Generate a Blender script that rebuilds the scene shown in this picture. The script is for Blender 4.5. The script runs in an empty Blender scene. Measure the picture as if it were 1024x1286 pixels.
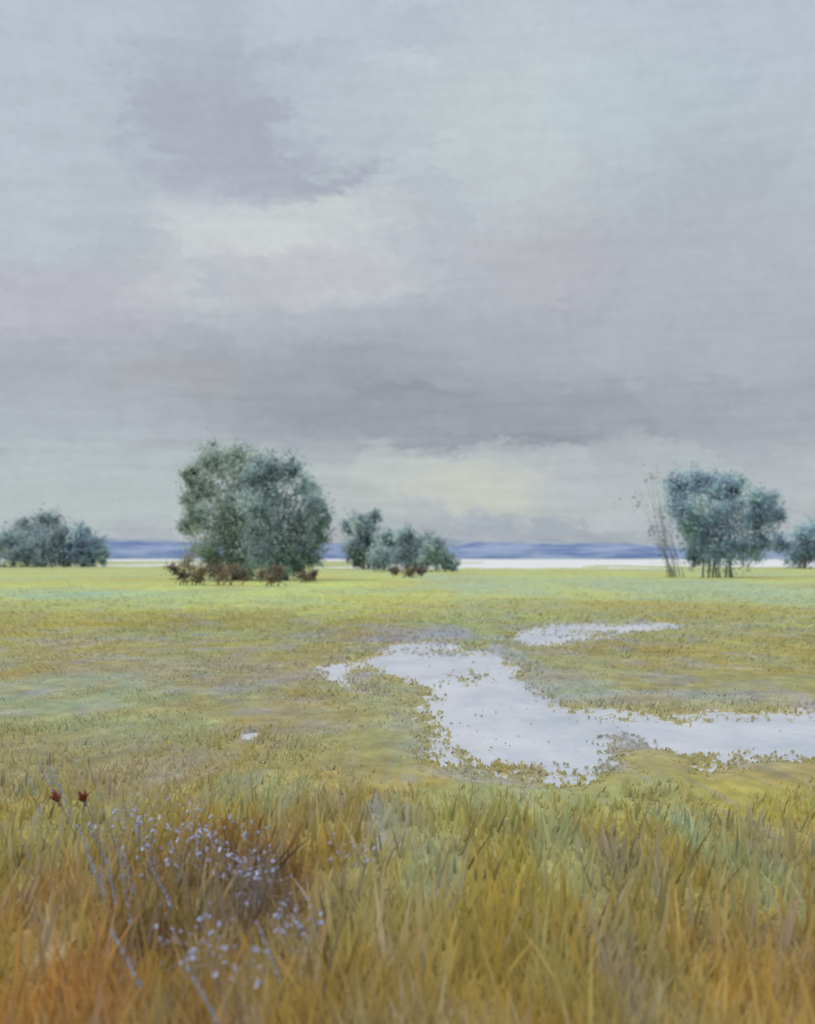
import bpy, math, random
import numpy as np
from mathutils import Vector
random.seed(7); rng=np.random.default_rng(7)
F=1552.0; H=1.7; HZ=700.0
scene=bpy.context.scene; COL=scene.collection

# ---------------------------------------------------------------- helpers
def lin1(c):
    c=c/255.0
    return c/12.92 if c<=0.04045 else ((c+0.055)/1.055)**2.4
def lin(c,g=1.0): return np.array([lin1(v)*g for v in c])
def rgba(c,g=1.0): return tuple(np.minimum(lin(c,g),0.88))+(1.0,)
def dist(py): return F*H/(py-HZ)
def gpt(px,py):
    d=dist(py); return ((px-512)/F*d,d)
def h2(a,b,s):
    v=np.sin(a*127.1+b*311.7+s*74.7)*43758.5453
    return v-np.floor(v)
def vn(x,y,s=0.0):
    xi=np.floor(x); yi=np.floor(y); fx=x-xi; fy=y-yi
    fx=fx*fx*(3-2*fx); fy=fy*fy*(3-2*fy)
    return (h2(xi,yi,s)*(1-fx)+h2(xi+1,yi,s)*fx)*(1-fy)+(h2(xi,yi+1,s)*(1-fx)+h2(xi+1,yi+1,s)*fx)*fy
def fbm(x,y,s=0.0,o=4):
    t=0;a=0.5;n=0
    for i in range(o):
        t=t+a*vn(x*2**i+i*17.3,y*2**i-i*9.1,s+i); n+=a; a*=0.55
    return t/n
def mk(name,verts,faces,smooth=False,attrs=None,mat=None,link=True):
    verts=np.asarray(verts,dtype=np.float32); faces=np.asarray(faces,dtype=np.int32)
    me=bpy.data.meshes.new(name)
    k=faces.shape[1]; n=len(faces)
    me.vertices.add(len(verts)); me.vertices.foreach_set('co',verts.ravel())
    me.loops.add(n*k); me.loops.foreach_set('vertex_index',faces.ravel())
    me.polygons.add(n); me.polygons.foreach_set('loop_start',np.arange(n,dtype=np.int32)*k)
    try: me.polygons.foreach_set('loop_total',np.full(n,k,dtype=np.int32))
    except Exception: pass
    me.update(calc_edges=True)
    if smooth: me.polygons.foreach_set('use_smooth',np.ones(n,dtype=bool))
    if attrs:
        for an,arr in attrs.items():
            if arr.ndim==2:
                a=me.attributes.new(an,'FLOAT_COLOR','POINT')
                c=np.ones((len(verts),4),dtype=np.float32); c[:,:3]=arr
                a.data.foreach_set('color',c.ravel())
            else:
                a=me.attributes.new(an,'FLOAT','POINT'); a.data.foreach_set('value',arr.astype(np.float32))
    if mat: me.materials.append(mat)
    ob=bpy.data.objects.new(name,me)
    if link: COL.objects.link(ob)
    return ob
def top(ob,label,cat,group=None,kind=None):
    ob["label"]=label; ob["category"]=cat
    if group: ob["group"]=group
    if kind: ob["kind"]=kind
def empty(name,loc):
    e=bpy.data.objects.new(name,None); e.location=loc; e.empty_display_size=0.2; COL.objects.link(e); return e

class NT:
    def __init__(s,t): s.t=t
    def n(s,ty,**k):
        nd=s.t.nodes.new(ty)
        for a,b in k.items(): setattr(nd,a,b)
        return nd
    def l(s,a,b): s.t.links.new(a,b)
    def put(s,sock,v):
        if isinstance(v,bpy.types.NodeSocket): s.l(v,sock)
        else: sock.default_value=v
    def m(s,op,a,b=0.0,c=0.0,clamp=False):
        nd=s.n('ShaderNodeMath',operation=op,use_clamp=clamp)
        s.put(nd.inputs[0],a); s.put(nd.inputs[1],b); s.put(nd.inputs[2],c); return nd.outputs[0]
    def v(s,op,a,b=(0,0,0),sc=None):
        nd=s.n('ShaderNodeVectorMath',operation=op); s.put(nd.inputs[0],a); s.put(nd.inputs[1],b)
        if sc is not None: s.put(nd.inputs['Scale'],sc)
        return nd.outputs['Value'] if op in('LENGTH','DOT_PRODUCT') else nd.outputs[0]
    def noise(s,vec,scale,detail=4,rough=0.55,color=False,dist=0.0):
        nd=s.n('ShaderNodeTexNoise'); s.put(nd.inputs['Vector'],vec); nd.inputs['Scale'].default_value=scale
        nd.inputs['Detail'].default_value=detail; nd.inputs['Roughness'].default_value=rough; nd.inputs['Distortion'].default_value=dist
        return nd.outputs['Color' if color else 'Fac']
    def mr(s,v,a,b,c,d,st=False):
        nd=s.n('ShaderNodeMapRange'); nd.interpolation_type='SMOOTHSTEP' if st else 'LINEAR'
        s.put(nd.inputs[0],v)
        for i,q in enumerate((a,b,c,d)): s.put(nd.inputs[i+1],q)
        return nd.outputs[0]
    def mix(s,f,a,b,bt='MIX'):
        nd=s.n('ShaderNodeMix'); nd.data_type='RGBA'; nd.blend_type=bt
        s.put(nd.inputs[0],f); s.put(nd.inputs[6],a); s.put(nd.inputs[7],b); return nd.outputs[2]
def newmat(name):
    m=bpy.data.materials.new(name); m.use_nodes=True; m.node_tree.nodes.clear()
    return m,NT(m.node_tree)
def finish(T,sh):
    o=T.n('ShaderNodeOutputMaterial'); T.l(sh,o.inputs['Surface'])

# ---------------------------------------------------------------- world : overcast cloud sky
SUN_EL=math.radians(48); SUN_AZ=math.radians(-60)
w=bpy.data.worlds.new("World"); scene.world=w; w.use_nodes=True; w.node_tree.nodes.clear()
T=NT(w.node_tree)
tc=T.n('ShaderNodeTexCoord'); sep=T.n('ShaderNodeSeparateXYZ'); T.l(tc.outputs['Generated'],sep.inputs[0])
az=T.m('ARCTAN2',sep.outputs[0],sep.outputs[1]); el=T.m('ARCSINE',sep.outputs[2])
def comb(a,b,c=0.0):
    nd=T.n('ShaderNodeCombineXYZ'); T.put(nd.inputs[0],a);T.put(nd.inputs[1],b);T.put(nd.inputs[2],c); return nd.outputs[0]
P=comb(az,el)
Pst=comb(az,T.m('MULTIPLY',el,1.9))
n1=T.v('SUBTRACT',T.noise(Pst,7,2,0.5,True),(0.5,0.5,0.5))
n2=T.v('SUBTRACT',T.noise(comb(az,T.m('MULTIPLY',el,2.6)),32,4,0.8,True),(0.5,0.5,0.5))
W=T.v('ADD',P,T.v('MULTIPLY',n1,(0.07,0.035,0)))
W=T.v('ADD',W,T.v('MULTIPLY',n2,(0.13,0.036,0)))
vo=T.n('ShaderNodeTexVoronoi'); vo.voronoi_dimensions='2D'; vo.inputs['Scale'].default_value=22; vo.feature='SMOOTH_F1'; vo.inputs['Smoothness'].default_value=0.35
T.l(T.v('MULTIPLY',T.v('ADD',P,T.v('SCALE',n2,sc=0.06)),(1,1.9,1)),vo.inputs['Vector'])
vc=T.v('SUBTRACT',vo.outputs['Color'],(0.5,0.5,0.5))
W=T.v('ADD',W,T.v('MULTIPLY',vc,(0.040,0.016,0)))
cr=T.n('ShaderNodeValToRGB'); e=cr.color_ramp
ws=T.n('ShaderNodeSeparateXYZ'); T.l(W,ws.inputs[0])
T.l(T.m('DIVIDE',ws.outputs[1],0.48,clamp=True),cr.inputs[0])
stops=[(698,(170,177,184)),(640,(176,184,187)),(590,(173,181,185)),(555,(162,168,175)),(500,(160,165,173)),(440,(167,172,180)),(380,(175,179,187)),(280,(178,185,192)),(160,(179,189,197)),(20,(180,190,201))]
while len(e.elements)<len(stops): e.elements.new(0.5)
for i,(py,c) in enumerate(stops):
    e.elements[i].position=min(1,math.atan((HZ-py)/F)/0.48); e.elements[i].color=rgba(c)
skyc=cr.outputs[0]
blobs=[
 (660,150,170,100,(190,198,201),.95,0),(790,125,110,45,(177,196,204),.5,0),
 (280,60,80,50,(172,178,190),.6,0),(245,130,98,62,(166,171,184),.95,1),(300,198,105,42,(166,171,184),.95,1),(400,236,62,16,(160,165,178),.95,1),
 (60,230,100,110,(179,190,199),.7,0),(900,240,150,70,(173,180,188),.7,0),
 (350,290,150,45,(198,202,204),.95,1),(240,345,80,45,(190,195,198),.85,1),(440,345,100,45,(189,194,198),.85,1),(370,340,70,30,(186,184,189),.6,0),
 (690,330,80,50,(179,178,184),.75,1),(850,330,120,60,(171,177,186),.7,0),(60,370,130,50,(180,179,188),.8,0),
 (290,345,24,20,(170,180,189),.6,0),
 (250,475,80,24,(170,168,170),.65,0),(430,470,200,40,(155,160,168),.85,0),(610,440,140,50,(163,168,176),.6,0),
 (480,515,230,36,(149,155,162),.95,0),(700,532,200,22,(150,156,164),.9,0),(490,492,80,7,(141,147,156),.6,0),(640,554,130,8,(139,146,156),.8,0),(900,520,150,26,(158,165,175),.7,0),
 (70,530,150,50,(170,177,186),.8,0),(900,410,160,60,(169,175,184),.5,0),
 (120,620,180,50,(176,186,188),.8,0),(540,605,150,22,(184,190,187),.8,0),(610,622,90,24,(194,197,188),.85,0),
 (690,668,190,14,(160,168,177),.85,0),
]
for px,py,rx,ry,c,s,sh in blobs:
    a0=math.atan((px-512)/F); e0=math.atan((HZ-py)/F*math.cos(a0))
    q=T.v('MULTIPLY',T.v('SUBTRACT',W,(a0,e0,0)),(F/rx,F/ry,0))
    f=T.mr(T.v('LENGTH',q),0.45 if sh else 0.3,1.5 if sh else 1.65,s,0.0,True)
    skyc=T.mix(f,skyc,rgba(c))
# high overcast outside the view is turned neutral to warm the ground light
skyc=T.mix(T.mr(el,0.46,0.9,0,0.9,True),skyc,rgba((194,190,183)))
st1=T.m('SUBTRACT',T.noise(comb(T.m('MULTIPLY',az,8),T.m('MULTIPLY',el,100)),1.0,4,0.65),0.5)
st2=T.noise(T.v('MULTIPLY',P,(80,64,1)),1.0,3,0.7,dist=1.0)
n1s=T.n('ShaderNodeSeparateXYZ'); T.l(n2,n1s.inputs[0])
vs=T.n('ShaderNodeSeparateXYZ'); T.l(vc,vs.inputs[0])
val=T.m('ADD',T.m('MULTIPLY',st1,T.mr(el,0.09,0.2,0.36,0.16,True)),T.mr(st2,0.25,0.75,-0.04,0.04))
val=T.m('ADD',val,T.m('MULTIPLY',vs.outputs[0],0.06))
val=T.m('ADD',val,T.m('MULTIPLY',n1s.outputs[2],0.13))
val=T.m('ADD',val,1.08)
zen=T.mr(el,0.50,1.2,1.0,2.9,True)  # unseen sky above the view is boosted to light the ground
val=T.m('MULTIPLY',val,zen)
bgc=T.n('ShaderNodeBackground'); T.l(skyc,bgc.inputs[0]); T.l(val,bgc.inputs[1])
sky=T.n('ShaderNodeTexSky'); sky.sky_type='NISHITA'; sky.sun_disc=False; sky.sun_elevation=SUN_EL; sky.sun_rotation=SUN_AZ
bgs=T.n('ShaderNodeBackground'); T.l(sky.outputs[0],bgs.inputs[0]); bgs.inputs[1].default_value=0.07
ms=T.n('ShaderNodeMixShader'); ms.inputs[0].default_value=0.95; T.l(bgs.outputs[0],ms.inputs[1]); T.l(bgc.outputs[0],ms.inputs[2])
wo=T.n('ShaderNodeOutputWorld'); T.l(ms.outputs[0],wo.inputs[0])
sl=bpy.data.lights.new("sun",'SUN'); sl.energy=1.4; sl.angle=math.radians(18); sl.color=(1,0.92,0.82)
so=bpy.data.objects.new("sun",sl); COL.objects.link(so)
sd=Vector((math.sin(SUN_AZ)*math.cos(SUN_EL),math.cos(SUN_AZ)*math.cos(SUN_EL)*-0.6,math.sin(SUN_EL)))
so.rotation_euler=sd.to_track_quat('Z','Y').to_euler()

# ---------------------------------------------------------------- camera
cam=bpy.data.cameras.new("camera"); co=bpy.data.objects.new("camera",cam); COL.objects.link(co)
co.location=(0,0,H); co.rotation_euler=(math.radians(90),0,0)
cam.sensor_fit='VERTICAL'; cam.sensor_height=24; cam.lens=F/1286*24; cam.shift_y=57/1286; cam.clip_end=20000; cam.clip_start=0.05
cam.dof.use_dof=True; cam.dof.focus_distance=10.5; cam.dof.aperture_fstop=1.0
scene.camera=co
scene.view_settings.view_transform='Standard'; scene.view_settings.look='None'; scene.view_settings.exposure=0

# ---------------------------------------------------------------- meadow colours (patches measured on the ground, metres)
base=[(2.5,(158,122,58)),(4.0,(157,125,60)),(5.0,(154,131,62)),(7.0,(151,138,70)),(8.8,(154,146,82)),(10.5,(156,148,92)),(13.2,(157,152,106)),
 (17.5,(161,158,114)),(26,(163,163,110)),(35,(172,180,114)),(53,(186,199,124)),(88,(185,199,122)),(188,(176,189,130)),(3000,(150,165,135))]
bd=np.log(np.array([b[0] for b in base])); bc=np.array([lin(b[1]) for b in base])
patches=[
 (80,790,130,26,(176,174,98),.85),(150,749,110,5,(158,192,172),.9),(370,752,170,20,(192,209,120),.9),(700,736,150,12,(174,193,142),.8),
 (900,752,150,24,(166,188,156),.85),(590,742,60,20,(164,188,158),.8),(780,768,220,12,(172,168,98),.8),(800,848,150,34,(160,147,88),.85),
 (950,825,90,30,(166,170,110),.8),(965,850,50,16,(166,148,76),.8),(300,800,130,28,(164,162,98),.8),(200,850,150,18,(160,158,138),.75),
 (80,880,110,30,(150,164,142),.85),(250,885,70,30,(150,138,92),.75),(350,930,70,50,(160,144,82),.85),(200,925,120,18,(162,168,118),.75),
 (60,970,90,50,(148,144,106),.85),(210,975,90,28,(156,142,122),.8),(520,801,80,12,(154,159,186),.95),(420,802,60,9,(152,154,140),.8),
 (495,880,60,28,(162,154,118),.9),(485,1040,32,46,(146,154,156),.85),(450,965,90,36,(158,150,90),.8),(680,1000,130,22,(150,164,118),.85),
 (860,1005,90,30,(154,162,94),.8),(960,1010,80,34,(170,162,72),.85),(860,1050,26,45,(142,172,134),.85),(960,1100,44,50,(146,164,124),.75),
 (760,1110,110,80,(146,138,80),.8),(620,1120,110,100,(158,147,68),.8),(560,1210,90,80,(160,140,66),.8),(300,1100,150,75,(130,98,60),.85),
 (100,1045,80,40,(148,148,94),.7),(40,1130,80,50,(150,116,68),.8),
 (50,1240,140,75,(160,112,56),.85),(440,1120,50,70,(148,146,98),.7),(420,1240,70,50,(152,128,62),.8),
 (940,1230,90,75,(172,142,70),.85),(810,1230,50,60,(150,142,90),.7),(640,978,90,12,(152,158,156),.85),(860,882,200,10,(156,163,184),.9),
 (100,730,140,8,(182,192,116),.7),(640,765,60,10,(172,174,104),.7),(470,790,80,14,(164,160,104),.6),(330,862,70,12,(154,151,144),.75),
 (600,1030,90,40,(156,160,96),.7),(760,1000,60,50,(158,160,88),.7),(390,1040,60,40,(158,142,92),.7),(1000,1170,60,40,(164,140,80),.6),
 (700,1190,60,50,(152,146,92),.7),(540,1080,40,40,(148,158,122),.75),(330,1000,60,30,(150,162,120),.6),(650,835,24,20,(156,162,188),.85),
 (230,1250,70,50,(144,108,62),.7),(700,1060,40,50,(148,160,120),.7),(300,1120,115,66,(76,48,32),.98),
 (60,910,70,14,(168,160,100),.6),(380,900,50,16,(152,150,154),.6),(900,790,90,8,(160,172,140),.6),(700,870,60,8,(154,162,180),.6),
]
PW=[]
for px,py,rx,ry,c,s in patches:
    hh=H-0.16*min(1,max(0,(py-955)/150))
    d1=F*hh/(py+ry-HZ); d2=F*hh/(max(py-ry,704)-HZ); cy=(d1+d2)/2
    if py>=1200: d1-=0.8; cy=(d1+d2)/2
    PW.append(((px-512)/F*max(cy,F*hh/(py-HZ)*0.97),cy,rx/F*cy,(d2-d1)/2,lin(c),s))
def meadow(x,y):
    x=np.asarray(x,float); y=np.asarray(y,float)
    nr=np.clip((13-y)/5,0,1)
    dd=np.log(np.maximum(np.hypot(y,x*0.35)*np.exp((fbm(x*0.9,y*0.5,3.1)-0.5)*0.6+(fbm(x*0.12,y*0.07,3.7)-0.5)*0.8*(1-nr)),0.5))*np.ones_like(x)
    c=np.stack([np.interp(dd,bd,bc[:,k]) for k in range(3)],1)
    sx=x+ (y-6)*0.05*x
    warp=(fbm(sx*9,y*1.1,301,4)-0.5)*0.8*nr
    for i,(cx,cy,rx,ry,cc,s) in enumerate(PW):
        q=np.hypot((x-cx)/rx,(y-cy)/ry)
        q=q+(fbm((x-cx)/rx*1.6+i*7,(y-cy)/ry*1.6,5.0+i,4)-0.5)*1.3+warp
        f=np.clip((1.35-q)/0.75,0,1); f=(f*f*(3-2*f)*s)[:,None]
        c=c*(1-f)+cc*f
    fm=np.clip((60-y)/30,0.3,1)
    for k,(fx_,fy_,sd,cc,am) in enumerate([(0.22,0.10,201,(176,168,98),.45),(0.17,0.08,202,(156,180,150),.5),(1.3,0.7,203,(168,150,88),.4),(1.1,0.8,204,(148,166,132),.45),(1.8,1.0,205,(158,162,182),.4),(2.6,1.4,206,(146,134,86),.25)]):
        f=np.clip((fbm(x*fx_+3*k,y*fy_,sd,5)-0.53)*6,0,1)[:,None]*am
        f=f*((0.25+0.75*(1-nr))*fm if k>1 else (1-nr))[:,None]
        c=c*(1-f)+lin(cc)*f
    for k,(cc,am) in enumerate([((176,150,64),.3),((140,154,112),.3),((128,94,52),.2),((190,176,110),.3),((150,152,172),.3)]):
        f=np.clip((fbm(sx*(9+2*k)+k*5,y*1.2,320+k,3)-0.58)*6,0,1)[:,None]*am*nr[:,None]
        c=c*(1-f)+lin(cc)*f
    c=c*(1+((fbm(sx*16,y*1.8,340,3)-0.5)*0.3*nr)[:,None])
    lum=(c@np.array([.3,.6,.1]))[:,None]
    c=c*0.94+lum*0.06
    return np.clip(c,0.005,1)

# ---------------------------------------------------------------- water outline
def poly(pts): return np.array([gpt(a,b) for a,b in pts])
POND=poly([(385,842),(440,830),(480,822),(492,810),(540,806),(570,812),(622,816),(646,836),(668,866),(700,888),(770,892),(860,896),(930,892),(1030,895),(1200,898),(1200,962),
 (1030,960),(965,952),(915,970),(868,970),(820,940),(775,958),(745,985),(690,990),(645,982),(600,974),(540,974),(522,944),(555,905),(505,893),(470,868),(425,862)])
UPPER=poly([(640,798),(655,789),(700,785),(850,782),(868,788),(800,796),(720,805),(690,813),(655,811)])
PUD=poly([(300,924),(325,919),(330,930),(304,934)])
def inside(P,x,y):
    r=np.zeros(x.shape,bool); n=len(P); j=n-1
    for i in range(n):
        xi,yi=P[i]; xj,yj=P[j]
        if yi!=yj:
            r^=((yi>y)!=(yj>y))&(x<(xj-xi)*(y-yi)/(yj-yi)+xi)
        j=i
    return r
def blobf(x,y,px,py,rx,ry):
    d1=dist(py+ry); d2=dist(py-ry); cy=(d1+d2)/2
    return np.clip(1.5-np.hypot((x-(px-512)/F*cy)/(rx/F*cy),(y-cy)/((d2-d1)/2)),0,1)
def water(x,y):
    s=np.clip(y/14,0.5,2)
    wx=x+(fbm(x*2.2,y*1.1,11,5)-0.5)*0.40*s+(vn(x*18,y*9,12)-0.5)*0.34+(vn(x*40,y*20,13)-0.5)*0.22
    wy=y+(fbm(x*2.2,y*1.1,21,5)-0.5)*1.0*s+(vn(x*18,y*9,22)-0.5)*1.1*s+(vn(x*40,y*20,23)-0.5)*1.0*s
    m=inside(POND,wx,wy)|inside(UPPER,wx,wy)|inside(PUD,x+(vn(x*9,y*5,5)-.5)*.06,y)
    veg=0.90*blobf(x,y,505,880,48,26)+0.84*blobf(x,y,460,850,36,15)+0.80*blobf(x,y,790,938,50,18)+0.55*blobf(x,y,590,852,44,12)+0.62*blobf(x,y,550,945,54,22)+0.72*blobf(x,y,650,972,120,14)+.68*blobf(x,y,900,956,100,11)+.66*blobf(x,y,560,820,80,8)+.62*blobf(x,y,850,904,170,6)+.55*blobf(x,y,740,796,120,6)
    g=0.4*vn(x*20,y*8,31)+0.35*vn(x*45,y*19,33)+0.25*vn(x*9,y*3,35)
    return m&~(g<veg*0.68)
def lake(x,y):
    edge=178+np.where(x<-17.5,330.0,0)+(vn(x*0.06,x*0,41)-0.5)*24+(vn(x*0.25,x*0,42)-0.5)*20+(vn(x*0.9,x*0,46)-0.5)*10
    edge=np.where((x<-40)&(x>-68)&(vn(x*.4,x*0,44)>.35),215,edge)
    bars=(fbm(x*0.05,y*0.012,47,3)>0.66)&(y<420)
    return (y>edge)&(y<1150)&~bars

# ---------------------------------------------------------------- ground sheet
def grow(a,step,lim,r):
    out=[];v=a;s=step
    while v<lim: s*=r; v+=s; out.append(v)
    return out
fx=list(np.arange(-5.5,7.5,0.025)); right=grow(fx[-1],0.025,2600,1.055); left=[-v for v in grow(5.5,0.025,2600,1.055)][::-1]
xs=np.array(left+fx+right)
fy=list(np.arange(8.6,24,0.042))
xn=[8.6-v for v in grow(0,0.045,25,1.06)][::-1]
mid=grow(fy[-1],0.045,420,1.012) ; far=grow(mid[-1],6,3200,1.08)
ys=np.array(xn+fy+mid+far)
X,Y=np.meshgrid(xs,ys); x=X.ravel(); y=Y.ravel()
wm=water(x,y)&(y>7)&(y<60)&(np.abs(x)<14)
lk=lake(x,y)
ny,nx=len(ys),len(xs)
B=wm.reshape(ny,nx).astype(float)
for _ in range(2):
    for ax,rr in ((0,6),(1,6)):
        acc=np.zeros_like(B)
        for s in range(-rr,rr+1): acc+=np.roll(B,s,ax)
        B=acc/(2*rr+1)
dry=np.clip(1-B.ravel()*1.4,0,1)**2
z=0.004+dry*(0.03+0.05*fbm(x*0.6,y*0.6,51)+0.012*fbm(x*5,y*5,52))
z=z+np.clip((y-45)/60,0,1)*0.05
z=np.where(wm,-0.004,z); z=np.where(lk,-0.6,z)
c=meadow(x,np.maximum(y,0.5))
v1=(fbm(x*3,y*2.2,61,4)-0.5)[:,None]; v2=(fbm(x*11,y*5,62,3)-0.5)[:,None]
c=c*(1+0.4*v1+0.4*v2)
wet=np.clip((1-dry)*1.2,0,1)[:,None]*np.clip((60-y)/10,0,1)[:,None]
wn=np.clip((fbm(x*1.5,y*.8,64,3)-.38)*4,0,1)[:,None]
c=c*(1-0.65*wet)+(lin((178,170,124))*(1-wn)+lin((180,186,210))*wn)*0.65*wet
c=np.clip(c,0.01,1)
idx=np.arange(ny*nx).reshape(ny,nx)
fc=np.stack([idx[:-1,:-1].ravel(),idx[:-1,1:].ravel(),idx[1:,1:].ravel(),idx[1:,:-1].ravel()],1)
gm,T=newmat("meadow_soil")
at=T.n('ShaderNodeAttribute'); at.attribute_name='zone'
geo=T.n('ShaderNodeNewGeometry')
na=T.noise(T.v('MULTIPLY',geo.outputs['Position'],(1.0,0.6,1)),3.0,7,0.65)
nb=T.noise(T.v('MULTIPLY',geo.outputs['Position'],(1.0,0.35,1)),0.35,6,0.6)
col=T.mix(1.0,at.outputs['Color'],T.mix(T.mr(na,0.3,0.7,0,1),(0.76,0.76,0.83,1),(1.2,1.18,1.08,1)),'MULTIPLY')
col=T.mix(1.0,col,T.mix(T.mr(nb,0.35,0.65,0,1),(1.04,0.97,0.88,1),(0.94,1.02,1.12,1)),'MULTIPLY')
bs=T.n('ShaderNodeBsdfPrincipled'); T.l(col,bs.inputs['Base Color']); bs.inputs['Roughness'].default_value=0.95; bs.inputs['Specular IOR Level'].default_value=0.1
nrm=T.v('NORMALIZE',T.v('ADD',T.v('SCALE',geo.outputs['Normal'],sc=0.3),(0,0,0.8)))
bp=T.n('ShaderNodeBump'); bp.inputs['Strength'].default_value=0.3; bp.inputs['Distance'].default_value=0.03; T.l(na,bp.inputs['Height']); T.l(nrm,bp.inputs['Normal']); T.l(bp.outputs[0],bs.inputs['Normal'])
finish(T,bs.outputs[0])
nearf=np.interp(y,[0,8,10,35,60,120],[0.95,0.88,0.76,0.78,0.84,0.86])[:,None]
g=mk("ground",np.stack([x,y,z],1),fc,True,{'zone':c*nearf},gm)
top(g,"flat marsh meadow ground with olive and ochre patches","ground",kind="structure")

# ---------------------------------------------------------------- water
def watermat(name,c1,c2,sx,sy,rough,spec):
    m,T=newmat(name)
    geo=T.n('ShaderNodeNewGeometry')
    a=T.noise(T.v('MULTIPLY',geo.outputs['Position'],(sx,sy,1)),1.0,6,0.65,dist=0.4)
    b=T.noise(T.v('MULTIPLY',geo.outputs['Position'],(sx*7,sy*5,1)),1.0,4,0.6)
    cc=T.mix(T.mr(a,0.35,0.65,0,1),c1,c2)
    cc=T.mix(T.mr(b,0.3,0.7,0,0.25),cc,rgba((200,202,204)))
    bs=T.n('ShaderNodeBsdfPrincipled'); T.l(cc,bs.inputs['Base Color']); bs.inputs['Roughness'].default_value=rough; bs.inputs['Specular IOR Level'].default_value=spec
    bp=T.n('ShaderNodeBump'); bp.inputs['Strength'].default_value=0.35; bp.inputs['Distance'].default_value=0.02; T.l(b,bp.inputs['Height']); T.l(bp.outputs[0],bs.inputs['Normal'])
    finish(T,bs.outputs[0]); return m
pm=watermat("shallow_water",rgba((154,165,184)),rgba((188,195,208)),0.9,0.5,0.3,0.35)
pond=mk("pond",[(-9,7.8,0),(13,7.8,0),(13,42,0),(-9,42,0)],[(0,1,2,3)],False,None,pm)
top(pond,"pale still marsh pond mirroring the cloudy sky","pond",kind="structure")
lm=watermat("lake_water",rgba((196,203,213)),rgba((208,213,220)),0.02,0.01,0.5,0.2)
lakeo=mk("lake",[(-1500,150,-0.02),(1500,150,-0.02),(1500,1250,-0.02),(-1500,1250,-0.02)],[(0,1,2,3)],False,None,lm)
top(lakeo,"bright pale lake below low blue hills","lake",kind="structure")

# ---------------------------------------------------------------- hills
def ridge(name,dy,prof,ca,cb,label,seed):
    n=500; xx=np.linspace(-1600,1600,n); V=[];
    hh=np.interp(xx/dy*F+512,[p[0] for p in prof],[(HZ-p[1])/F*dy+H for p in prof])
    hh=hh+(fbm(xx*0.02,xx*0,seed,5)-0.5)*dy/F*14
    hh=np.maximum(hh,1)
    rows=8
    for j in range(rows):
        t=j/(rows-1)
        zz=hh*math.sin(t*math.pi/2)**0.8*(1+0*xx) if t>0 else -1+0*xx
        zz=zz*(1+(fbm(xx*0.05,xx*0+j,seed+3)-0.5)*0.12*(1 if j<rows-1 else 0))
        V.append(np.stack([xx,dy+t*60+0*xx,zz],1))
    V=np.concatenate(V); I=np.arange(rows*n).reshape(rows,n)
    Fc=np.stack([I[:-1,:-1].ravel(),I[:-1,1:].ravel(),I[1:,1:].ravel(),I[1:,:-1].ravel()],1)
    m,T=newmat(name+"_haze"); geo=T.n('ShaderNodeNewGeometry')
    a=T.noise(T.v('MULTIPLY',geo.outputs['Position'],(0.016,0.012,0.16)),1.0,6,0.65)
    bs=T.n('ShaderNodeBsdfPrincipled'); T.l(T.mix(T.mr(a,0.42,0.58,0,1),ca,cb),bs.inputs['Base Color']); bs.inputs['Roughness'].default_value=1; bs.inputs['Specular IOR Level'].default_value=0  # blue distance haze is put into the ridge base colours
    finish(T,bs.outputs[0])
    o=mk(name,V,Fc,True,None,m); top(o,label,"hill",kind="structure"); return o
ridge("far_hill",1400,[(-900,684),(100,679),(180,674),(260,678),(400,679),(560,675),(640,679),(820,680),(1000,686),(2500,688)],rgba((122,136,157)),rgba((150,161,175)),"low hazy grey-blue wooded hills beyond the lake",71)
ridge("near_hill",1230,[(-900,692),(120,683),(200,679),(400,683),(560,688),(600,682),(700,686),(790,682),(860,688),(1000,691),(2500,694)],rgba((98,118,160)),rgba((136,153,182)),"low haze-blue shoreline hills along the lake",81)

# ---------------------------------------------------------------- trees
def tube(path,rad,k=7):
    path=[Vector(p) for p in path]; V=[];Fc=[]
    for i,p in enumerate(path):
        t=(path[min(i+1,len(path)-1)]-path[max(i-1,0)]).normalized()
        a=t.orthogonal().normalized(); b=t.cross(a)
        for j in range(k):
            an=2*math.pi*j/k; V.append(p+(a*math.cos(an)+b*math.sin(an))*rad[i])
    for i in range(len(path)-1):
        for j in range(k):
            Fc.append((i*k+j,i*k+(j+1)%k,(i+1)*k+(j+1)%k,(i+1)*k+j))
    return [tuple(v) for v in V],Fc
def join(parts):
    V=[];Fc=[]
    for v,f in parts:
        o=len(V); V+=v; Fc+=[tuple(q+o for q in ff) for ff in f]
    return V,Fc
def barkmat(name,c1,c2):
    m,T=newmat(name); tc=T.n('ShaderNodeTexCoord')
    a=T.noise(T.v('MULTIPLY',tc.outputs['Object'],(6,6,1.2)),1.0,6,0.65)
    bs=T.n('ShaderNodeBsdfPrincipled'); T.l(T.mix(T.mr(a,0.3,0.7,0,1),c1,c2),bs.inputs['Base Color']); bs.inputs['Roughness'].default_value=0.9
    bp=T.n('ShaderNodeBump'); bp.inputs['Strength'].default_value=0.5; T.l(a,bp.inputs['Height']); T.l(bp.outputs[0],bs.inputs['Normal'])
    finish(T,bs.outputs[0]); return m
bark=barkmat("bark",rgba((90,86,88)),rgba((122,116,114)))
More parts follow.
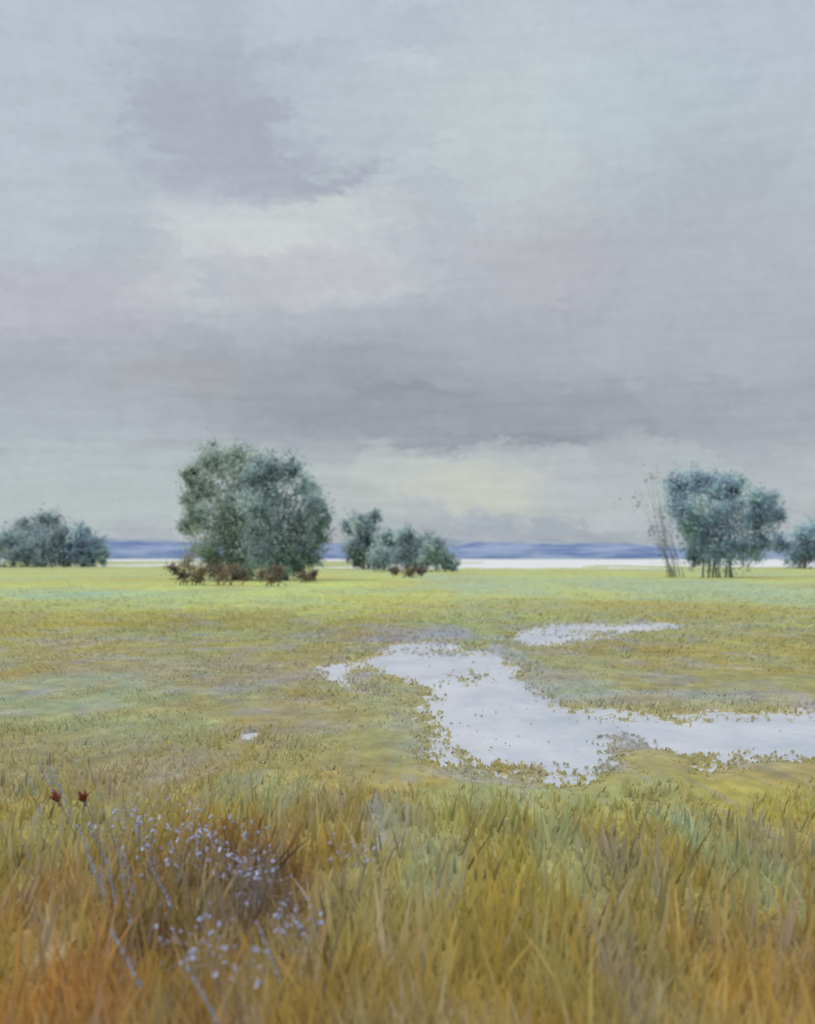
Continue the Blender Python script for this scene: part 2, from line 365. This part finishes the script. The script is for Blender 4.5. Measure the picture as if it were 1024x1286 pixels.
def leafmat(name,cols,ns=0.35,gain=3.7):
    m,T=newmat(name); at=T.n('ShaderNodeAttribute'); at.attribute_name='tint'
    tc=T.n('ShaderNodeTexCoord'); nz=T.noise(tc.outputs['Object'],ns,3,0.5)
    f=T.m('ADD',T.m('MULTIPLY',at.outputs['Fac'],0.35),T.mr(nz,0.3,0.7,0.0,0.65),clamp=True)
    cr=T.n('ShaderNodeValToRGB'); T.l(f,cr.inputs[0])
    while len(cr.color_ramp.elements)<len(cols): cr.color_ramp.elements.new(0.5)
    for i,c in enumerate(cols):
        cr.color_ramp.elements[i].position=i/(len(cols)-1)*0.84+0.08; cr.color_ramp.elements[i].color=rgba(c,gain)
    geo=T.n('ShaderNodeNewGeometry'); ao=T.n('ShaderNodeAttribute'); ao.attribute_name='puff'
    nn=T.v('NORMALIZE',T.v('ADD',T.v('SCALE',geo.outputs['Normal'],sc=0.12),T.v('ADD',ao.outputs['Vector'],(0,-0.2,0.4))))
    df=T.n('ShaderNodeBsdfDiffuse'); T.l(cr.outputs[0],df.inputs[0]); T.l(nn,df.inputs['Normal'])
    tr=T.n('ShaderNodeBsdfTranslucent'); T.l(cr.outputs[0],tr.inputs[0])
    mx=T.n('ShaderNodeMixShader'); mx.inputs[0].default_value=0.42; T.l(df.outputs[0],mx.inputs[1]); T.l(tr.outputs[0],mx.inputs[2])
    finish(T,mx.outputs[0]); return m
L_olive=leafmat("olive_leaves",[(78,87,82),(90,102,94),(102,115,110),(112,126,126),(124,136,124)])
L_teal=leafmat("teal_leaves",[(80,91,95),(92,106,110),(105,120,124),(116,134,137),(126,140,132)])
L_blue=leafmat("blue_leaves",[(82,93,105),(94,109,123),(106,125,138),(117,137,148),(128,142,142)],gain=3.5)
L_dark=leafmat("dark_leaves",[(78,88,96),(89,102,108),(100,115,121),(112,127,131),(124,135,128)],gain=3.5)
L_brown=leafmat("russet_leaves",[(84,80,86),(104,96,96),(122,112,98),(140,132,104),(128,124,142)],gain=1.9)
L_sparse=leafmat("pale_leaves",[(96,102,98),(116,124,118),(136,138,118)],gain=1.3)
def leaves(centers,radii,puff,per,size,r):
    n=len(centers)*per
    c=np.repeat(centers,per,0); rr=np.repeat(radii,per)
    d=r.normal(size=(n,3)); d/=np.linalg.norm(d,axis=1)[:,None]
    p=c+d*(rr*np.abs(r.normal(0.0,0.85,n)))[:,None]*np.array([1.1,1.1,0.9])
    s=size*r.uniform(0.5,1.3,n)
    a=r.normal(size=(n,3)); a/=np.linalg.norm(a,axis=1)[:,None]
    b=np.cross(a,r.normal(size=(n,3))); b/=np.linalg.norm(b,axis=1)[:,None]
    a=a*s[:,None]*0.75; b=b*s[:,None]*0.45
    V=np.stack([p-a,p-b+a*0.1,p+a,p+b+a*0.1],1).reshape(-1,3)
    Fc=np.arange(n*4).reshape(n,4)
    t=np.repeat(r.uniform(0,1,len(centers)),per)*0.75+r.uniform(0,1,n)*0.25
    pf=np.repeat(puff,per,0)*0.9+d*0.1
    return V,Fc,np.repeat(t,4),np.repeat(pf,4,0)
def tree(name,base,clumps,mat,label,cat,seed,stems=2,dens=1.0,leafpx=2.1,subs=28,per=95,group=None,trunkr=0.16,foliage="crown",wood="trunk",sub_r=0.5,depth=0.8,grow_r=1.1,twigs=60,fringe=20,wisps=0):
    r=np.random.default_rng(seed)
    bx,by=gpt(*base); k=by/F
    C=np.array([((px-512)*k-bx,0,(HZ-py)*k+H) for px,py,_ in clumps]); R=np.array([q[2]*k for q in clumps])*grow_r
    mx=np.max(np.abs(C[:,0]))+R.mean()
    C[:,1]=r.uniform(-1,1,len(C))*mx*0.5*depth
    e=empty(name,(bx,by,0.05)); top(e,label,cat,group)
    S=[];SR=[];PF=[];SF=[]
    cc=C.mean(0)
    for c0,r0,q0 in zip(C,R,clumps):
        n=int(subs*dens*min(1.0,(q0[2]/14.0)**1.3)) if foliage=="crown" else int(subs*dens)
        n=max(n,4); fr=fringe if q0[2]>9 else fringe//2
        d=r.normal(size=(n+fr,3)); d/=np.linalg.norm(d,axis=1)[:,None]
        rad=np.concatenate([r.uniform(0.15,0.95,n),r.uniform(1.0,1.5,fr)])
        q=c0+d*(r0*rad)[:,None]
        S.append(q); SR.append(r0*sub_r*np.concatenate([r.uniform(0.45,1.25,n),r.uniform(0.3,0.6,fr)]))
        SF.append(np.concatenate([np.zeros(n,bool),np.ones(fr,bool)]))
        g=(q-cc)/mx; PF.append(d*0.3+g*0.9)
    S=np.concatenate(S);SR=np.concatenate(SR);PF=np.concatenate(PF);isf=np.concatenate(SF); S[:,2]=np.maximum(S[:,2],0.3)
    Va,Fa,ta,pa=leaves(S[~isf],SR[~isf],PF[~isf],per,leafpx*k,r)
    if isf.any():
        Vb,Fb,tb,pb=leaves(S[isf],SR[isf]*1.6,PF[isf],max(6,per//4),leafpx*k*0.8,r)
        Fb=Fb+len(Va); Va=np.concatenate([Va,Vb]);Fa=np.concatenate([Fa,Fb]);ta=np.concatenate([ta,tb]);pa=np.concatenate([pa,pb])
    Va[:,2]=np.maximum(Va[:,2],0.05)
    cr=mk(foliage,Va,Fa,False,{'tint':ta,'puff':pa},mat); cr.parent=e
    parts=[]; top_z=C[:,2].max()
    st=[]
    for s in range(stems):
        tgt=C[r.integers(len(C))]
        sx=(s-(stems-1)/2)*0.35+r.uniform(-.1,.1)
        path=[(sx,r.uniform(-.2,.2),-0.15)]
        for i in range(1,6):
            u=i/5; path.append((sx+(tgt[0]*0.7-sx)*u**1.3+r.uniform(-.08,.08),tgt[1]*0.5*u,top_z*0.78*u))
        rad=[trunkr*(1-0.8*i/5)*(1.25 if i==0 else 1) for i in range(6)]
        parts.append(tube(path,rad)); st.append(path)
    for c0 in C:
        p=st[r.integers(stems)]; i=int(r.integers(1,4)); a=Vector(p[i]); b=Vector(c0)
        m=(a+b)/2+Vector((r.uniform(-.2,.2),r.uniform(-.2,.2),r.uniform(0,.4)))
        parts.append(tube([a,m,b],[trunkr*0.4,trunkr*0.25,trunkr*0.08],5))
    for i in r.choice(len(S),min(len(S),twigs),replace=False):
        j=np.argmin(np.linalg.norm(C-S[i],axis=1)); a=Vector(C[j]); b=Vector(S[i])
        b=a+(b-a)*1.3
        parts.append(tube([a,(a+b)/2+Vector((0,0,.1)),b],[max(trunkr*0.12,.006),max(trunkr*0.08,.005),.004],4))
    for i in range(wisps):   # long whippy shoots rising from the base
        tgt=Vector(S[r.integers(len(S))]); b0=Vector((r.uniform(-.6,.4),r.uniform(-.3,.3),-.1))
        m1=b0.lerp(tgt,.4)+Vector((r.uniform(-.3,.3),0,.5)); m2=b0.lerp(tgt,.75)+Vector((r.uniform(-.2,.2),0,.3))
        parts.append(tube([b0,m1,m2,tgt],[.022,.018,.013,.006],4))
    V,Fc=join(parts); tk=mk(wood,V,Fc,True,None,bark); tk.parent=e
    return e
tree("willow_tree",(300,730),[(266,580,20),(292,570,17),(314,590,18),(252,612,22),(292,622,34),(250,650,20),(278,655,32),(303,668,34),(292,700,26),(262,690,18),(236,626,10),(236,660,10),(324,606,26),(330,640,30),(320,685,28),(243,598,12),(332,590,16),(302,712,16),(272,708,12)],L_olive,"broad olive-green willow with drooping crown in the meadow","tree",1,stems=3,trunkr=0.2)
tree("willow_tree",(352,731),[(340,590,18),(366,590,14),(386,612,14),(397,636,15),(350,628,34),(381,654,26),(345,665,34),(322,635,24),(322,600,16),(398,678,16),(365,692,26),(326,700,24),(407,654,8),(390,702,12),(350,710,18),(372,712,12)],L_teal,"blue-green willow with dark lower boughs beside another willow","tree",2,stems=3,trunkr=0.18)
tree("small_tree",(460,716),[(455,660,14),(470,650,8),(436,662,8),(460,682,18),(446,686,12),(470,698,14),(452,702,10)],L_dark,"small dark teal tree standing in the meadow","tree",3,stems=2,trunkr=0.16)
tree("bush",(520,719),[(488,682,13),(510,677,11),(532,682,12),(546,688,12),(506,698,17),(538,701,15),(562,706,9),(480,702,13),(525,706,13),(552,697,9),(570,710,6)],L_teal,"low spreading grey-green bush beside a small tree","bush",4,stems=4,trunkr=0.1,wood="stem",foliage="foliage")
tree("field_tree",(48,713),[(30,664,14),(56,656,14),(76,672,11),(15,680,16),(48,684,22),(0,690,16),(70,696,15),(28,700,16),(58,703,12)],L_dark,"rounded dark blue-green tree at the meadow edge","tree",5,stems=3,trunkr=0.2)
tree("field_tree",(104,713),[(100,671,10),(120,682,11),(98,692,14),(126,697,10),(82,698,12),(108,702,12)],L_blue,"small hazy blue-green tree at the meadow edge","tree",6,stems=2,trunkr=0.16)
tree("field_tree",(-40,714),[(-50,670,20),(-25,684,18),(-60,695,20),(-30,700,16)],L_dark,"rounded dark blue-green tree at the meadow edge","tree",16,stems=2,trunkr=0.16)
tree("willow_tree",(902,727),[(856,610,17),(880,604,17),(905,610,18),(856,640,17),(888,642,30),(922,626,20),(946,632,17),(968,634,13),(918,662,30),(886,674,26),(952,656,22),(905,692,22),(938,688,18),(868,664,17),(954,682,12),(974,648,10),(928,608,12),(876,696,13)],L_blue,"wide blue-teal willow with slanting dark stems","tree",7,stems=8,trunkr=0.07,depth=0.5)
tree("sapling",(850,727),[(818,604,6),(808,632,7),(832,640,8),(822,665,8),(840,690,8)],L_sparse,"thin nearly bare sapling with sparse pale leaves","tree",8,stems=5,trunkr=0.02,subs=14,per=7,leafpx=2.2,twigs=60,sub_r=1.2,grow_r=1.9,fringe=0,wisps=16)
tree("field_tree",(1008,715),[(985,682,11),(1008,672,13),(1030,668,15),(1005,695,16),(1036,694,18),(1060,680,18)],L_blue,"blue-green tree beside the lake shore","tree",9,stems=3,trunkr=0.15)
shr=[((238,737),[(222,714,9),(238,708,11),(256,717,10),(232,724,9),(250,727,8)]),((284,737),[(270,718,10),(288,716,10),(304,724,8),(280,727,9)]),((346,738),[(330,722,7),(350,720,8),(342,728,7)]),((388,734),[(380,722,5),(394,722,5),(386,728,5)]),((512,727),[(496,718,5),(515,719,5),(530,719,5)])]
lb=["mauve-brown low shrub under a willow","dull russet shrub at the foot of a willow","dark brown shrub below the willow crown","small brown shrub at a willow's foot","brownish low shrub beside a grey-green bush"]
for i,(b,cl) in enumerate(shr):
    tree("shrub",b,cl,L_brown,lb[i],"bush",20+i,stems=4,trunkr=0.04,wood="stem",foliage="foliage",subs=12,per=26,group="brown shrubs around the willows",leafpx=2.3,sub_r=0.75,fringe=10)

# ---------------------------------------------------------------- grass
gr,T=newmat("grass_blades")
at=T.n('ShaderNodeAttribute'); at.attribute_name='zone'
geo=T.n('ShaderNodeNewGeometry')
nn=T.v('NORMALIZE',T.v('ADD',T.v('SCALE',geo.outputs['Normal'],sc=0.15),(0,-0.1,0.9)))
df=T.n('ShaderNodeBsdfDiffuse'); T.l(at.outputs['Color'],df.inputs[0]); T.l(nn,df.inputs['Normal'])
tr=T.n('ShaderNodeBsdfTranslucent'); T.l(at.outputs['Color'],tr.inputs[0])
mx=T.n('ShaderNodeMixShader'); mx.inputs[0].default_value=0.3; T.l(df.outputs[0],mx.inputs[1]); T.l(tr.outputs[0],mx.inputs[2])
finish(T,mx.outputs[0])
def grass(name,n,y0,y1,lenf,wid,label,seed,seg=3,pw=1.0,gain=1.15,lean=0.35,var=0.12):
    r=np.random.default_rng(seed)
    y=y0*(y1/y0)**r.uniform(0,1,n) if pw==0 else np.sqrt(r.uniform(y0**2,y1**2,n))
    x=r.uniform(-1,1,n)*(0.40*y+1.2)
    dens=fbm(x*2.5,y*1.6,91+seed,3)
    wet=water(x,y)
    keep=(~wet|((r.uniform(0,1,n)<0.010)&(fbm(x*1.5,y*1.1,93,3)>0.55)))&(~lake(x,y))&(r.uniform(0,1,n)<np.clip(0.6+(dens-0.45)*2.4,0.25,1))
    # the grass thins out gradually towards the far end of its range instead of stopping
    keep&=(r.uniform(0,1,n)<np.clip((y1-y)/(0.22*y1),0,1)) if y1<60 else True
    x=x[keep];y=y[keep];wet=wet[keep];n=len(x)
    behind=water(x,y+0.5)|water(x,y+1.0)|water(x,y+0.25)
    L=lenf(x,y)*r.uniform(0.45,1.25,n)*(0.6+0.8*fbm(x*1.3,y,95))*np.where(wet,0.4,1)
    L=np.where(behind,np.maximum(L*0.45,np.minimum(L,0.03)),L)
    wdt=wid(y)*r.uniform(0.5,1.6,n)
    a=r.uniform(0,2*math.pi,n)
    ln=np.abs(r.normal(0,lean,n))+0.05+lean*0.3
    bend=(fbm(x*0.7,y*0.7,97)-0.5)*0.9+x*0.12
    dx=np.cos(a)*ln+bend*0.5; dy=np.abs(np.sin(a)*ln)*0.8+0.18   # wind blows away over the marsh
    fa=r.normal(0,0.35,n); wx=np.cos(fa)*wdt/2; wy=np.sin(fa)*wdt/2
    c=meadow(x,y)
    near_w=water(x+.25,y)*1.0+water(x-.25,y)+behind+water(x,y-.6)
    nb=np.clip(near_w/3,0,1)[:,None]*0.5
    wn=np.clip((fbm(x*1.5,y*.8,64,3)-.38)*4,0,1)[:,None]
    c=c*(1-nb)+(lin((176,168,112))*(1-wn)+lin((174,180,204))*wn)*nb
    u=r.uniform(0,1,n)[:,None]
    pn=(fbm(x*4,y*3,99)-0.5)[:,None]
    k=var/0.12
    c=c*(1+r.normal(0,var,n)[:,None]+0.5*pn*k)
    def mixc(c,msk,col,f): return np.where(msk,c*(1-f)+lin(col)*f,c)
    k=min(k,1.5)
    c=mixc(c,u<0.07,(196,184,116),0.45*k); c=mixc(c,(u>0.07)&(u<0.13),(144,168,130),0.4*k); c=mixc(c,(u>0.15)&(u<0.20),(160,162,186),0.4*k)
    c=mixc(c,(u>0.22)&(u<0.27),(130,92,50),0.45*k); c=mixc(c,(u>0.27)&(u<0.35),(180,156,62),0.45*k)
    c=np.clip(c*(gain(y)[:,None]),0.01,0.95)
    z0=0.01
    V=np.zeros((n,seg+1,2,3))
    for kk in range(seg+1):
        t=kk/seg; wk=(1-t**1.6)*(0.6+0.8*t*(1-t)*2)+0.06
        cx=x+dx*L*t**1.35; cy=y+dy*L*t**1.35; cz=z0+L*t*(1-0.2*t*np.minimum(ln,1.5))
        V[:,kk,0]=np.stack([cx-wx*wk,cy-wy*wk,cz],1); V[:,kk,1]=np.stack([cx+wx*wk,cy+wy*wk,cz],1)
    V=V.reshape(-1,3); m=2*(seg+1)
    b0=np.arange(n)[:,None]*m
    Fc=np.concatenate([np.concatenate([b0+2*q,b0+2*q+1,b0+2*q+3,b0+2*q+2],1) for q in range(seg)])
    o=mk(name,V,Fc,True,{'zone':np.repeat(c,m,0)},gr); top(o,label,"grass",kind="stuff"); return o
def lr(x,y,A,Bv,ya):
    f=np.clip((-x-0.1)/0.7,0,1); return np.interp(y,ya,A)*(1-f)+np.interp(y,ya,Bv)*f
grass("tall_grass",14000,2.9,11.0,lambda x,y:lr(x,y,[.34,.32,.22,.09,.05,.05],[.34,.32,.22,.15,.13,.11],[3,5,7,8.8,9.6,11]),lambda y:0.0026*y+0.006,"long loose ochre and green grass stalks leaning in the wind",1,seg=4,gain=lambda y:np.interp(y,[3,6,9,12],[1.2,1.2,1.18,1.15]),var=0.05,lean=0.22)
grass("short_grass",120000,3.0,13,lambda x,y:lr(x,y,[.17,.15,.11,.07,.045,.045],[.17,.15,.11,.09,.085,.085],[3,5,7,8.8,9.6,11]),lambda y:0.0026*y,"soft dense russet, olive and ochre meadow grass",5,seg=2,gain=lambda y:np.interp(y,[3,6,9,12],[1.2,1.18,1.15,1.12]),var=0.025,pw=0,lean=0.35)
grass("marsh_grass",160000,8.2,40,lambda x,y:lr(x,y,[.045,.05,.065,.085,.12],[.085,.085,.08,.085,.12],[8.4,10.5,13,20,34]),lambda y:0.0020*y,"short olive marsh grass around the pale ponds",2,seg=2,gain=lambda y:np.interp(y,[8,12,18,34],[1.12,1.12,1.12,1.14]),pw=0,var=0.03,lean=0.4)
grass("meadow_grass",80000,28,178,lambda x,y:0.09+0.0002*y,lambda y:0.0024*y,"pale green meadow grass spreading towards the lake",3,seg=2,pw=0,gain=lambda y:np.interp(y,[30,50,200],[1.16,1.16,1.12]),var=0.02,lean=0.5)

# ---------------------------------------------------------------- flowers
def simple(name,c1,c2,scale=40,rough=0.6):
    m,T=newmat(name); tc=T.n('ShaderNodeTexCoord'); a=T.noise(tc.outputs['Object'],scale,3,0.6)
    bs=T.n('ShaderNodeBsdfPrincipled'); T.l(T.mix(T.mr(a,0.3,0.7,0,1),c1,c2),bs.inputs['Base Color']); bs.inputs['Roughness'].default_value=rough
    bs.inputs['Specular IOR Level'].default_value=0.2; finish(T,bs.outputs[0]); return m
m_bl=simple("lilac_petals",rgba((180,188,228)),rgba((204,210,238))); m_st=simple("flower_stems",rgba((148,140,112)),rgba((158,150,150)))
m_pop=simple("poppy_petals",rgba((146,84,66)),rgba((166,110,88))); m_sp=simple("spike_florets",rgba((176,184,214)),rgba((194,202,224)))
def petals(n,R,cup,seed):
    r=np.random.default_rng(seed);V=[];Fc=[]
    for i in range(n):
        a=2*math.pi*i/n+r.uniform(-.1,.1)
        d=Vector((math.cos(a),math.sin(a),0)); s=Vector((-math.sin(a),math.cos(a),0))
        o=len(V); z=Vector((0,0,1)); q=r.uniform(.6,1.2); d=d*q
        V+=[tuple(d*R*.1),tuple(d*R*.6+s*R*.38+z*R*cup*.5),tuple(d*R+z*R*cup),tuple(d*R*.6-s*R*.38+z*R*cup*.5)]
        Fc.append((o,o+1,o+2,o+3))
    return V,Fc
def ball(R,sq=1.0,k=6,rows=4):
    V=[];Fc=[]
    for i in range(rows+1):
        t=math.pi*i/rows
        for j in range(k): V.append((R*math.sin(t)*math.cos(2*math.pi*j/k),R*math.sin(t)*math.sin(2*math.pi*j/k),-R*sq*math.cos(t)))
    for i in range(rows):
        for j in range(k): Fc.append((i*k+j,i*k+(j+1)%k,(i+1)*k+(j+1)%k,(i+1)*k+j))
    return V,Fc
bls=[]
for s in range(4):
    v1,f1=petals(5,0.015,0.5,s); v2,f2=petals(5,0.012,1.3,s+9); v3,f3=ball(0.008)
    V,Fc=join([(v1,f1),(v2,f2),(v3,f3)])
    o=mk("blossom",V,Fc,False,None,m_bl,link=False); bls.append(o.data); bpy.data.objects.remove(o)
def sprig(px,py,h,nb,seed):
    r=random.Random(seed); d=F*(H-h)/(py-HZ); x=(px-512)/F*d
    e=empty("wildflower",(x,d,0.03)); top(e,"lilac-blue wildflower sprig on a thin stem in russet grass","flower","lilac wildflowers in the grass")
    parts=[];heads=[]
    hd=Vector((r.uniform(-.08,.05),r.uniform(-.05,.05),h))
    parts.append(tube([(0,0,-.03),(hd.x*.3,hd.y*.3,h*.5),hd],[.003,.0025,.0015],4)); heads.append(hd)
    for i in range(nb-1):
        t=r.uniform(.6,.95); a=Vector((hd.x*t,hd.y*t,h*t)); b=a+Vector((r.uniform(-.10,.10),r.uniform(-.06,.06),r.uniform(.01,.10)))
        parts.append(tube([a,(a+b)/2+Vector((0,0,-.01)),b],[.002,.0018,.001],4)); heads.append(b)
    V,Fc=join(parts); s=mk("stem",V,Fc,True,None,m_st); s.parent=e
    for q in heads:
        o=bpy.data.objects.new("blossom",r.choice(bls)); COL.objects.link(o); o.parent=e; o.location=q
        sc=r.choice([.3,.35,.45,.6,.85]); o.scale=(sc,sc*r.uniform(.7,1.2),sc*r.uniform(.8,1.9)); o.rotation_euler=(r.uniform(.2,1.2),r.uniform(-.6,.6),r.uniform(0,6))
k=0
for cx,cy,sx,sy,n in [(282,1062,32,22,22),(215,1045,30,12,8),(160,1040,24,12,7),(375,1158,22,12,8),(235,1165,28,20,5),(432,1078,12,8,4),(255,1190,30,22,4),(310,1225,26,18,3),(300,1100,20,16,8)]:
    for i in range(n):
        k+=1; rr=random.Random(1000+k)
        sprig(cx+rr.gauss(0,sx),cy+rr.gauss(0,sy),rr.uniform(.26,.34),rr.randint(4,6),k)
def spike(px,py,h,seed):
    r=random.Random(seed); d=F*(H-h)/(py-HZ); x=(px-512)/F*d
    e=empty("flower_spike_plant",(x,d,0.03)); top(e,"slender pale lavender flower spike standing in meadow grass","flower","lavender flower spikes")
    lx=r.uniform(-.16,-.02)
    s=tube([(0,0,-.03),(lx*.4,0,h*.5),(lx,0,h)],[.0025,.002,.0012],4); o=mk("stem",s[0],s[1],True,None,m_st); o.parent=e
    parts=[]
    for i in range(44):
        t=r.uniform(.35,1.0); rad=.008*(1.15-t)*1.6+.002
        c=Vector((lx*t**1.4,0,h*t)); a=r.uniform(0,6.28); dd=Vector((math.cos(a),math.sin(a),1.8)).normalized(); ss=dd.orthogonal().normalized()
        p=c+dd*rad
        parts.append(([tuple(c),tuple(p+ss*.0038),tuple(p+dd*.013),tuple(p-ss*.0038)],[(0,1,2,3)]))
    V,Fc=join(parts); o=mk("flower_spike",V,Fc,False,None,m_sp); o.parent=e
for i,(px,py) in enumerate([(68,950),(82,975),(56,985),(74,962),(94,990),(145,1045),(160,1060),(132,1070),(122,1050),(150,1085),(172,1075),(190,1180),(290,1220),(205,1040),(360,1170),(225,1090),(140,1100),(168,1110)]):
    spike(px,py,0.34,500+i)
def poppy(px,py,h,tx,label,seed):
    r=random.Random(seed); d=F*(H-h)/(py-HZ); x=(px-512)/F*d
    e=empty("poppy",(x+tx,d,0.03)); top(e,label,"flower","dull red poppies in the meadow")
    s=tube([(0,0,-.03),(-tx*.2,0,h*.4),(-tx*.7,0,h*.8),(-tx,0,h)],[.004,.0035,.003,.0025],5); o=mk("stem",s[0],s[1],True,None,m_st); o.parent=e
    V,Fc=join([petals(5,0.036,2.2,seed),petals(4,0.03,2.6,seed+1),petals(6,0.02,3.0,seed+2)])
    o=mk("petal",V,Fc,False,None,m_pop); o.parent=e; o.location=(-tx,0,h-.01); o.rotation_euler=(0.2,-0.55,seed*0.5)
    V,Fc=ball(0.012,1.4,8,6); o=mk("bud_base",V,Fc,True,None,m_st); o.parent=e; o.location=(-tx,0,h-.012)
poppy(75,1013,0.36,0.12,"dull red half-closed poppy on a thin stem",1)
poppy(107,1013,0.36,0.10,"brick red half-closed poppy on a bent stem",2)
